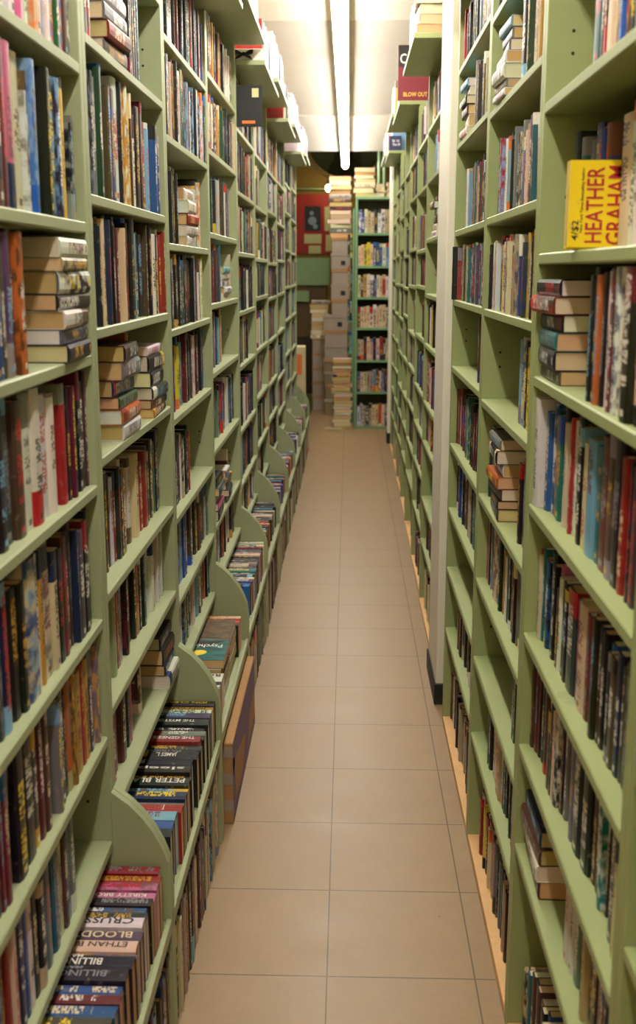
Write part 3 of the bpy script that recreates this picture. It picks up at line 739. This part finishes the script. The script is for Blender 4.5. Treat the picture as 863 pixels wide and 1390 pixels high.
for j, z in enumerate(ft):
    row = ['w w c k z c c o c n w z c', 'b c c z z s e r k u c w', 'z c e c c n w r g c e c c', 'n c c c w c c c c c w c b b', 'c e m w n p w c r w w w n c w', 'c c y y c k b b w s t w o c c', 'b b c z c k w w z m c c c z'][j].split()
    x = X0 + 0.034; gp = 'books on the %s shelf of the far end bookcase' % ORD[j]
    for k, c in enumerate(row):
        t = random.uniform(0.032, 0.044)
        if x + t > X1 - 0.034: break
        h = random.uniform(0.235, 0.28)
        if j == 0 and k < 2: pass
        nx = ft[j + 1] - 0.03 if j < 6 else 2.76
        h = min(h, nx - z - 0.02)
        R_ = frame((0, -1, 0), (1, 0, 0), (0, 0, 1), (0, 0, 0))
        b = mk(c, t - 0.001, h, 0.16, Matrix.Translation((x + t / 2, YF + 0.02, z + 0.0006)) @ R_,
               '%s book, %s from the left, %s shelf up in the far end bookcase' % (CN[c], ORD[k], ORD[j]), gp)
        x += t

# piles of books at the far end
def pile(n, cx, cy, z, wx, wy, th, pal, label, grp, yaw=6):
    for k in range(n):
        t = random.uniform(*th); c = random.choice(pal)
        a = math.radians(random.choice([90, 90, 180, -90]) + random.uniform(-yaw, yaw)); xl = Vector((math.cos(a), math.sin(a), 0)); yl = Vector((0, 0, 1)); zl = xl.cross(yl)
        along = abs(math.sin(a)) > 0.7
        hh, dd = ((wx, wy) if along else (wy, wx)); hh *= random.uniform(0.88, 1); dd *= random.uniform(0.88, 1)
        o = Vector((cx + random.uniform(-.012, .012), cy + random.uniform(-.012, .012), z + t / 2 + 0.0005)) + xl * dd / 2 - zl * hh / 2
        mk(c, t, hh, dd, frame(xl, yl, zl, o), '%s book, %s from the bottom of %s' % (CN[c], ORD[k], label), grp)
        z += t + 0.0006
    return z
BX = [(0.22, 'c'), (0.20, 'c'), (0.17, 'c'), (0.16, 'c'), (0.20, 'w'), (0.19, 'w'), (0.20, 'w'), (0.21, 'w'), (0.19, 'w'), (0.2, 'w'), (0.21, 'w'), (0.2, 'w')]
ZBX = sum(q[0] + 0.0004 for q in BX)
pile(7, 0.18, 12.92, 2.79, 0.26, 0.19, (0.03, 0.06), 'zczwc', 'left pile on the far bookcase', 'books piled on the far bookcase')
pile(4, 0.37, 12.93, 2.79, 0.12, 0.18, (0.03, 0.045), 'zezc', 'middle pile on the far bookcase', 'books piled on the far bookcase')
pile(4, 0.54, 12.93, 2.79, 0.2, 0.19, (0.03, 0.045), 'ezwc', 'right pile on the far bookcase', 'books piled on the far bookcase')
pile(22, -0.075, 12.80, 0.0, 0.235, 0.19, (0.03, 0.048), 'zczzcwemc', 'tall floor stack beside the far bookcase', 'books in the floor stack', 8)
pile(14, -0.12, 14.16, ZBX, 0.30, 0.24, (0.045, 0.062), 'eczruaweoz', 'leaning pile on top of the carton column', 'books on top of the carton column', 5)
pile(9, -0.40, 14.64, 1.0025, 0.26, 0.22, (0.05, 0.07), 'ezcwze', 'shorter stack left of the carton column', 'books on the shorter carton stack', 5)
for j, z in enumerate((0.05, 0.5, 0.9, 1.3, 1.7, 2.1)):
    for k, c in enumerate(['e', 'u', 'g', 't', 'z', 'd'][j] + ['k', 'z', 's', 'n', 'e', 'g'][j]):
        mk(c, 0.029, 0.27, 0.16, Matrix.Translation((-0.003 + k * 0.0305, 13.32, z + 0.0006)) @ frame((0, -1, 0), (1, 0, 0), (0, 0, 1), (0, 0, 0)), '%s book in the side-on far bookcase' % CN[c], 'books in the side-on far bookcase')
# ------------------------------------------------------------------ choose the individually built books
from bpy_extras.object_utils import world_to_camera_view
R3 = Matrix((ax, ay, az))
def px(p):
    q = R3 @ (p - CAM)
    if q.z > -0.1: return None
    return 431 + F * q.x / -q.z, 650 - F * q.y / -q.z
def area(b):
    ctr = px(b.M @ Vector((0, 0, b.h / 2)))
    if ctr is None or not (-12 < ctr[0] < 872 and -25 < ctr[1] < 1400): return 0
    def quad(ps):
        s = [px(b.M @ Vector(p)) for p in ps]
        if any(q is None for q in s): return 0
        s = [(min(max(q[0], 0), 863), min(max(q[1], 0), 1390)) for q in s]
        return abs(sum(s[k][0] * s[(k + 1) % 4][1] - s[(k + 1) % 4][0] * s[k][1] for k in range(4))) / 2
    a, hh, dd = b.t / 2, b.h, b.d
    return quad([(0, -a, 0), (0, a, 0), (0, a, hh), (0, -a, hh)]) + 0.3 * quad([(0, -a, hh), (0, a, hh), (-dd, a, hh), (-dd, -a, hh)])
for b in BOOKS: b.area = area(b) + (1e5 if b.force and area(b) > 0 else 0)

# cover lettering for the yellow paperback, in its own plane
def cover_text(b, items, flip):
    b.cover_items = items
BUILT = None
order = sorted(range(len(BOOKS)), key=lambda k: -BOOKS[k].area)
NI = 297
single = set(k for k in order[:NI] if BOOKS[k].area > 0)
mass = []
for k, b in enumerate(BOOKS):
    if k in single:
        r = build_single(b)
        if b is yb_: YROOT = r
        if b.where.startswith('teal paperback'): TEALROOT = r
    else: mass.append(b)
build_mass(mass)
print('books', len(BOOKS), 'single', len(single), 'smallest single area', BOOKS[order[NI - 1]].area)

# lettering helper for free-standing flat print: children of a given thing
def letters(name, s, mat, origin, right, up, width, height, parent, local=True):
    tv, tf = text_geo(s); R = Vector(right); U = Vector(up); O = Vector(origin)
    mb = MB().add([O + R * (x * width) + U * (y * height) for x, y in tv], tf)
    me = bpy.data.meshes.new(name); me.from_pydata(mb.v, [], mb.f); me.materials.append(mat)
    o = bpy.data.objects.new(name, me); col.objects.link(o); o.parent = parent
    if parent and local: o.matrix_parent_inverse = parent.matrix_world.inverted()
    return o
REDP = plain('red_print', (176, 30, 36), 0.5, 0.05); BLKP = plain('black_print', (20, 18, 20), 0.5, 0.05); WHTP = plain('white_print', (240, 234, 220), 0.5, 0.03)
YELP = plain('yellow_print', (236, 200, 60), 0.5, 0.05); ORP = plain('orange_print', (224, 120, 50), 0.5, 0.05)
bpy.context.view_layer.update()
d3 = Vector((dirv.x, dirv.y, 0)); n3 = Vector((nrm.x, nrm.y, 0)); base = Vector((p1.x, p1.y, ZY + 0.001)) + n3 * (hy / 2 + 0.0007)
L = (p2 - p1).length
letters('author_lettering', 'HEATHER', REDP, base + d3 * 0.062 + Vector((0, 0, 0.012)), (0, 0, 1), -d3, 0.134, 0.031, YROOT)
letters('author_lettering', 'GRAHAM', REDP, base + d3 * 0.103 + Vector((0, 0, 0.008)), (0, 0, 1), -d3, 0.14, 0.034, YROOT)
letters('tagline', 'New York Times Bestselling Author', BLKP, base + d3 * 0.028 + Vector((0, 0, 0.03)), (0, 0, 1), -d3, 0.115, 0.007, YROOT)
letters('price_mark', '4/$2', BLKP, base + d3 * 0.021 + Vector((0, 0, 0.016)), (0, 0, 1), -d3, 0.036, 0.014, YROOT)
# teal cover: author line and title, yellow patch
tz = ZT1 + 0.0003
letters('title_lettering', 'Psycho', WHTP, (-0.465, YT1 + 0.175, tz), (-1, 0, 0), (0, -1, 0), 0.10, 0.045, TEALROOT)
mb = MB(); c0 = Vector((-0.55, YT1 + 0.075, tz))
mb.add([c0 + Vector((0.03 * math.cos(a) * (1.2 if math.cos(a) > 0 else 0.8), 0.028 * math.sin(a) + 0.008 * math.cos(a), 0)) for a in [2 * math.pi * k / 14 for k in range(14)]], [tuple(range(14))])
o = mb.obj('cover_picture', plain('bright_yellow_print', (232, 206, 40), 0.5, 0.1), TEALROOT); o.matrix_parent_inverse = TEALROOT.matrix_world.inverted()
mb = MB().add([Vector((-0.598, YT1 + 0.09, tz - 0.0001)), Vector((-0.56, YT1 + 0.14, tz - 0.0001)), Vector((-0.53, YT1 + 0.13, tz - 0.0001)), Vector((-0.50, YT1 + 0.165, tz - 0.0001)), Vector((-0.46, YT1 + 0.2, tz - 0.0001)), Vector((-0.598, YT1 + 0.205, tz - 0.0001))], [(0, 1, 2, 3, 4, 5)])
o = mb.obj('cover_band', BLKP, TEALROOT); o.matrix_parent_inverse = TEALROOT.matrix_world.inverted()
# ------------------------------------------------------------------ posts at the right run
r = empty('post', 'white square column with black rubber foot dividing the right bookcases', 'column', None, (0.46, 4.62, 0))
k1 = MB().box(0.402, 0.60, 4.42, 4.86, 0.0, CZ - 0.002, c=0.006).obj('shaft', WHITE, r)
k2 = MB().box(0.394, 0.60, 4.412, 4.868, 0.0, 0.10, c=0.004).obj('rubber_foot', BLACK, r)
setloc(r, k1, k2)
r = empty('post', 'narrow white column at the far end of the right bookcases', 'column', None, (0.49, 11.75, 0))
k1 = MB().box(0.445, 0.60, 11.66, 11.86, 0.0, CZ - 0.002, c=0.005).obj('shaft', WHITE, r)
k2 = MB().box(0.439, 0.60, 11.654, 11.866, 0.0, 0.12, c=0.004).obj('rubber_foot', BLACK, r)
setloc(r, k1, k2)

# ------------------------------------------------------------------ purple printed flat carton standing on the floor below the third left bin
r = empty('flat_carton', 'large purple and tan flat carton standing on edge under third left bin', 'carton', None, (-0.41, 3.8, 0))
y0, y1, zt_ = 3.36, 4.20, 0.305
k1 = MB().box(-0.436, -0.396, y0, y1, 0.0, zt_, c=0.003).obj('carton_body', CARD, r)
m = MB()
def strip(pts): m.add([(-0.3952, y, z) for y, z in pts], [tuple(range(len(pts)))])
strip([(y0 + .006, zt_ - .006), (y1 - .006, zt_ - .006), (y1 - .006, zt_ - .13), (y0 + .45, zt_ - .16), (y0 + .1, zt_ - .09), (y0 + .006, zt_ - .13)])
strip([(y0 + .006, .006), (y0 + .006, .07), (y0 + .35, .03), (y1 - .006, .05), (y1 - .006, .006)])
strip([(y0 + .006, zt_ - .06), (y0 + .05, zt_ - .075), (y0 + .08, .066), (y0 + .006, .075)])
strip([(y0 + .45, zt_ - .158), (y0 + .62, zt_ - .148), (y0 + .50, .035), (y0 + .30, .031)])
k2 = m.obj('printed_band', PURPLE, r)
k3 = [MB().box(-0.4365, -0.3955, y0 - 0.0012, y0 + 0.0002, z, z + 0.04, c=0).obj('packing_tape', CARDW, r) for z in (.05, .15, .25)]
setloc(r, k1, k2, *k3)

# white box with black bow lying on the fifth left top shelf
r = empty('gift_box', 'flat white box with black ribbon bow on projecting shelf, upper left', 'box', None, (-0.5, 5.4, 2.92))
k1 = MB().box(-0.68, -0.425, 5.318, 5.50, 2.9205, 2.975, c=0.003).obj('box_body', WHITE, r)
m = MB()
bx_ = -0.515
for sg in (-1, 1):
    m.prism_y([(bx_, 2.948), (bx_ + sg * .03, 2.966), (bx_ + sg * .048, 2.967), (bx_ + sg * .044, 2.951), (bx_ + sg * .025, 2.944)], 5.300, 5.316)
    m.prism_y([(bx_, 2.948), (bx_ + sg * .012, 2.936), (bx_ + sg * .042, 2.924), (bx_ + sg * .034, 2.938)], 5.304, 5.316)
m.cyl((bx_, 5.296, 2.948), (bx_, 5.317, 2.948), 0.008)
k2 = m.obj('bow', BLKP, r)
setloc(r, k1, k2)

def slab_book(x0, x1, y0, y1, z0, z1, c, label, group=None, spine='y-', pg=(222, 196, 150), name='book'):
    """closed book: boards + spine wrap on one side, page block inside"""
    r = empty(name, label, 'book', group, ((x0 + x1) / 2, (y0 + y1) / 2, z0))
    ct = 0.002; m = MB()
    dx, dy, dz = x1 - x0, y1 - y0, z1 - z0
    if min(dx, dy, dz) == dz:
        m.box(x0, x1, y0, y1, z0, z0 + ct, c=0).box(x0, x1, y0, y1, z1 - ct, z1, c=0)
        m.box(x0, x1, y0, y0 + ct, z0, z1, c=0) if spine == 'y-' else m.box(x0, x0 + ct, y0, y1, z0, z1, c=0) if spine == 'x-' else m.box(x0, x1, y1 - ct, y1, z0, z1, c=0)
    else:
        m.box(x0, x1, y0, y0 + ct, z0, z1, c=0).box(x0, x1, y1 - ct, y1, z0, z1, c=0).box(x0, x0 + ct, y0, y1, z0, z1, c=0)
    g = 0.003
    a = m.obj('cover', plain('cloth_' + CN[c].replace(' ', '_'), PAL[c], 0.5, 0.12, 40), r)
    b = MB().box(x0 + g, x1 - g, y0 + g, y1 - g, z0 + ct, z1 - ct, c=0).obj('page_block', plain('page_%d' % pg[2], pg, 0.9, 0.12, 60), r) if min(dx, dy, dz) == dz else \
        MB().box(x0 + ct, x1 - g, y0 + ct, y1 - ct, z0 + g, z1 - g, c=0).obj('page_block', plain('page_%d' % pg[2], pg, 0.9, 0.12, 60), r)
    setloc(r, a, b)
    return r
# red hardcover standing cover-out at the near end of a projecting top shelf on the right
r = slab_book(0.300, 0.50, 6.88, 6.915, 2.9705, 3.30, 'u', 'red hardcover, cover facing the camera on projecting shelf, upper right')
bpy.context.view_layer.update()
letters('title_lettering', 'BLOW OUT', YELP, (0.335, 6.8795, 2.995), (1, 0, 0), (0, 0, 1), 0.15, 0.026, r)
letters('author_lettering', 'CO', WHTP, (0.312, 6.8795, 3.19), (1, 0, 0), (0, 0, 1), 0.09, 0.06, r)
m = MB(); m.add([(0.303, 6.8798, 3.17), (0.498, 6.8798, 3.17), (0.498, 6.8798, 3.298), (0.303, 6.8798, 3.298)], [(0, 1, 2, 3)])
o = m.obj('cover_band', BLKP, r); o.matrix_parent_inverse = r.matrix_world.inverted()
# navy book standing at the near end of the farthest projecting shelf
r = slab_book(0.350, 0.46, 9.63, 9.665, 2.9705, 3.095, 'n', 'small navy book with pale lettering on far right projecting shelf, facing the camera')
bpy.context.view_layer.update()
letters('title_lettering', 'W. W.', WHTP, (0.375, 9.6295, 3.04), (1, 0, 0), (0, 0, 1), 0.07, 0.022, r)
letters('title_lettering', 'The W', WHTP, (0.378, 9.6295, 3.01), (1, 0, 0), (0, 0, 1), 0.07, 0.022, r)
# dark book jutting out, cover to the camera, at the far end of the fourth left bookcase
r = slab_book(-0.62, -0.432, 5.345, 5.375, 2.6205, 2.81, 'k', 'black book jutting out cover-first, topmost board of fifth left bookcase')
k1 = MB().box(-0.480, -0.447, 5.3432, 5.3448, 2.755, 2.797, c=0).obj('price_label', PAPER, r)
k2 = MB().box(-0.53, -0.465, 5.3432, 5.3448, 2.632, 2.646, c=0).obj('cover_picture', ORP, r)
setloc(r, k1, k2)


# ------------------------------------------------------------------ stacks on and beside the far bookcase
# floor stack in front of the boxes
slab_book(-0.28, -0.08, 12.56, 12.69, 0.0, 0.03, 'z', 'tan book lying on the floor in front of the far stack')
# tall column of white cartons behind, with books on top
r0 = None
z = 0.0; k = 0
for hgt, c in BX:
    off = 0.02 * math.sin(k * 1.7) + (0.0 if k < 7 else 0.06); x0 = -0.36 + (0.04 if k < 4 else 0) + (0.03 if k >= 4 else 0) + off * 0.6
    if k >= 7: x0 = -0.235 + 0.01 * (k % 2)
    x1 = x0 + 0.38 if k < 7 else 0.02 + 0.01 * (k % 2)
    r = empty('cardboard_box', '%s carton, %s from the bottom of the tall column at the aisle end' % ('white' if c == 'w' else 'beige', ORD[k]), 'box', 'cartons stacked in a tall column', ((x0 + x1) / 2, 14.2, z))
    a = MB().box(x0, x1, 14.0, 14.35, z + 0.0006, z + hgt * 0.8, c=0.004).obj('carton_tray', CARDW if c == 'w' else plain('beige_card', (128, 112, 84), 0.85, 0.1, 14), r)
    b = MB().box(x0 - 0.006, x1 + 0.006, 13.994, 14.356, z + hgt * 0.8, z + hgt, c=0.004).obj('carton_lid', CARD if k % 2 else CARDW, r)
    setloc(r, a, b)
    if k >= 6 and k % 2 == 0:
        q = MB().box((x0 + x1) / 2 + 0.0, (x0 + x1) / 2 + 0.06, 13.9985, 13.9998, z + 0.05, z + 0.11, c=0).obj('carton_label', BLKP, r); setloc(r, q)
    z += hgt + 0.0004; k += 1
# shorter stack of books and trays left of the column
z = 0.0
for k in range(5):
    r = empty('cardboard_box', 'white carton, %s from the bottom of the shorter stack behind' % ORD[k], 'box', 'cartons in the shorter stack', (-0.4, 14.6, z))
    a = MB().box(-0.50, -0.22, 14.5, 14.8, z + 0.0006, z + 0.17, c=0.004).obj('carton_tray', CARDW, r)
    b = MB().box(-0.506, -0.214, 14.494, 14.806, z + 0.17, z + 0.20, c=0.004).obj('carton_lid', CARD, r)
    setloc(r, a, b); z += 0.2005
# side-on bookcase between the cartons and the far bookcase
r = empty('bookcase', 'dark side-on bookcase squeezed left of the far green bookcase', 'bookcase', None, (0.05, 13.2, 0))
kk = [MB().box(0.045, 0.07, 13.3, 13.7, 0, 2.68).obj('side_panel', TEALG, r)]
for z in (0.05, 0.5, 0.9, 1.3, 1.7, 2.1): kk.append(MB().box(-0.02, 0.044, 13.3, 13.5, z - 0.02, z).obj('shelf', TEALG, r))
setloc(r, *kk)
# ------------------------------------------------------------------ far room
r = empty('notice_board', 'red notice board with pictures and papers on the far wall', 'notice board', None, (-0.5, 17.38, 2.7))
kk = [MB().box(-0.86, -0.18, 17.36, 17.395, 2.2, 3.14).obj('board', RED, r)]
def paper(name, x0, x1, z0, z1, mat): kk.append(MB().box(x0, x1, 17.35, 17.358, z0, z1, c=0).obj(name, mat, r))
paper('dark_picture', -0.72, -0.46, 2.56, 2.95, BLKP)
m = MB().cyl((-0.6, 17.349, 2.72), (-0.6, 17.345, 2.72), 0.07).cyl((-0.61, 17.349, 2.84), (-0.61, 17.345, 2.84), 0.035).cyl((-0.55, 17.349, 2.63), (-0.55, 17.345, 2.63), 0.04)
kk.append(m.obj('pale_figure', plain('pale_blue_print', (130, 150, 180), 0.6, 0.1), r))
paper('yellow_poster', -0.40, -0.2, 2.56, 2.94, PAPER); paper('yellow_poster', -0.38, -0.2, 2.24, 2.5, PAPER)
paper('paper_sheet', -0.73, -0.45, 2.36, 2.51, PAPER); paper('paper_sheet', -0.66, -0.46, 2.2, 2.33, PAPER)
setloc(r, *kk)
r = empty('wall_shelf', 'pale green shelf fixed above the red notice board', 'shelf', None, (-0.6, 17.3, 3.24))
kk = [MB().box(-1.2, -0.35, 17.2, 17.395, 3.20, 3.225).obj('shelf_board', GREENP, r), MB().box(-0.9, -0.88, 17.3, 17.395, 3.1, 3.199).obj('bracket', METAL, r)]
setloc(r, *kk)
r = empty('light_bulb', 'small bare glowing bulb beside the red notice board', 'lamp', None, (-0.33, 16.9, 3.2))
bulb = bmesh.new(); bmesh.ops.create_uvsphere(bulb, u_segments=16, v_segments=10, radius=0.045)
me = bpy.data.meshes.new('glass_bulb'); bulb.to_mesh(me); bulb.free(); me.materials.append(emit('bulb_glow', (1, 0.8, 0.45, 1), 60))
o = bpy.data.objects.new('glass_bulb', me); col.objects.link(o); o.parent = r; o.scale = (1, 1, 1.25)
q = MB().cyl((0, 0, 0.05), (0, 0, 0.11), 0.02).cyl((0, 0, 0.11), (0, 0, 1.2), 0.005).obj('lamp_holder', BLACK, r)
r = empty('security_mirror', 'large round dark convex mirror hanging at the end of the ceiling', 'mirror', None, (-0.05, 15.7, 3.82))
bm = bmesh.new(); bmesh.ops.create_uvsphere(bm, u_segments=40, v_segments=20, radius=0.62)
bmesh.ops.delete(bm, geom=[v for v in bm.verts if v.co.z < 0.40], context='VERTS')
for v in bm.verts: v.co.z -= 0.40
bmesh.ops.rotate(bm, verts=bm.verts, matrix=Matrix.Rotation(math.radians(90), 3, 'X'))
for v in bm.verts: v.co *= 1.3
me = bpy.data.meshes.new('mirror_dome'); bm.to_mesh(me); bm.free()
mt = plain('dark_mirror', (70, 76, 62), 0.12, 0.05, 3, 0.9); me.materials.append(mt)
for p in me.polygons: p.use_smooth = True
o = bpy.data.objects.new('mirror_dome', me); col.objects.link(o); o.parent = r
m = MB()
pts = [(math.cos(2 * math.pi * k / 40) * 0.62, math.sin(2 * math.pi * k / 40) * 0.62) for k in range(40)]
for k in range(40):
    a, b = pts[k], pts[(k + 1) % 40]; m.cyl((a[0], 0.005, a[1]), (b[0], 0.005, b[1]), 0.012, 6)
m.obj('rim', METAL, r)
MB().cyl((0, 0.05, 0.1), (0, 0.05, 0.645), 0.012).cyl((0, 0.0, 0.1), (0, 0.05, 0.1), 0.012).obj('hanger', METAL, r)

r = empty('filing_cabinet', 'pale green cabinet below the red notice board', 'cabinet', None, (-0.6, 16.7, 0))
kk = [MB().box(-1.1, -0.3, 16.4, 17.0, 1.70, 2.12, c=0.01).obj('cabinet_body', GREENP, r)]
kk.append(MB().box(-1.1, -0.35, 16.45, 17.0, 0.9, 1.70, c=0.01).obj('lower_body', plain('brown_stain', (88, 66, 36), 0.6, 0.2, 6), r))
kk.append(MB().box(-1.12, -0.62, 16.38, 17.0, 1.45, 1.62, c=0.006).obj('drawer', GREENP, r))
kk.append(MB().box(-1.1, -0.35, 16.46, 17.0, 0.0, 0.9, c=0.006).obj('plinth', plain('dark_brown_stain', (46, 34, 22), 0.7, 0.2, 6), r))
setloc(r, *kk)
r = empty('stool', 'green painted stool standing in the far room', 'stool', None, (-0.75, 14.8, 0))
kk = [MB().box(-0.92, -0.62, 14.6, 14.9, 0.62, 0.66, c=0.01).obj('seat', DKGREEN, r)]
for xx in (-0.9, -0.66):
    for yy in (14.62, 14.86): kk.append(MB().box(xx, xx + 0.03, yy, yy + 0.03, 0, 0.62, c=0.002).obj('leg', DKGREEN, r))
kk.append(MB().box(-0.87, -0.66, 14.625, 14.64, 0.25, 0.29, c=0.002).obj('stretcher', DKGREEN, r))
setloc(r, *kk)
tag(MB().box(-2.4, -0.51, 13.4, 16.3, 0.0005, 0.006, c=0.002).obj('floor_colour', plain('green_floor_reflection', (84, 92, 46), 0.6, 0.2, 9)), 'dull green sheet standing in for a reflection on the far room floor', 'mat')  # thin green sheet imitating the reflection of green things on the floor
r = empty('window_frame_post', 'pair of pale green vertical pipes at the end of the ceiling', 'pipe', None, (0.43, 14.6, 2.6))
kk = [MB().cyl((0.40, 14.6, 0), (0.40, 14.6, 4.4), 0.022, 12).obj('pipe', GREENP, r), MB().cyl((0.47, 14.6, 0), (0.47, 14.6, 4.4), 0.022, 12).obj('pipe', GREENP, r)]
setloc(r, *kk)
r.name = 'vertical_pipes'
# white cylinder carton and bundle at the end of the left run
r = empty('parcel', 'cream parcel with orange label at the far end of the left bookcases', 'parcel', None, (-0.52, 11.4, 0))
kk = [MB().box(-0.60, -0.47, 11.25, 11.5, 0.0, 1.12, c=0.006).obj('carton_body', plain('cream_card', (206, 190, 150), 0.8, 0.1, 14), r),
      MB().box(-0.56, -0.50, 11.2485, 11.2498, 0.82, 1.04, c=0).obj('parcel_label', ORP, r)]
setloc(r, *kk)
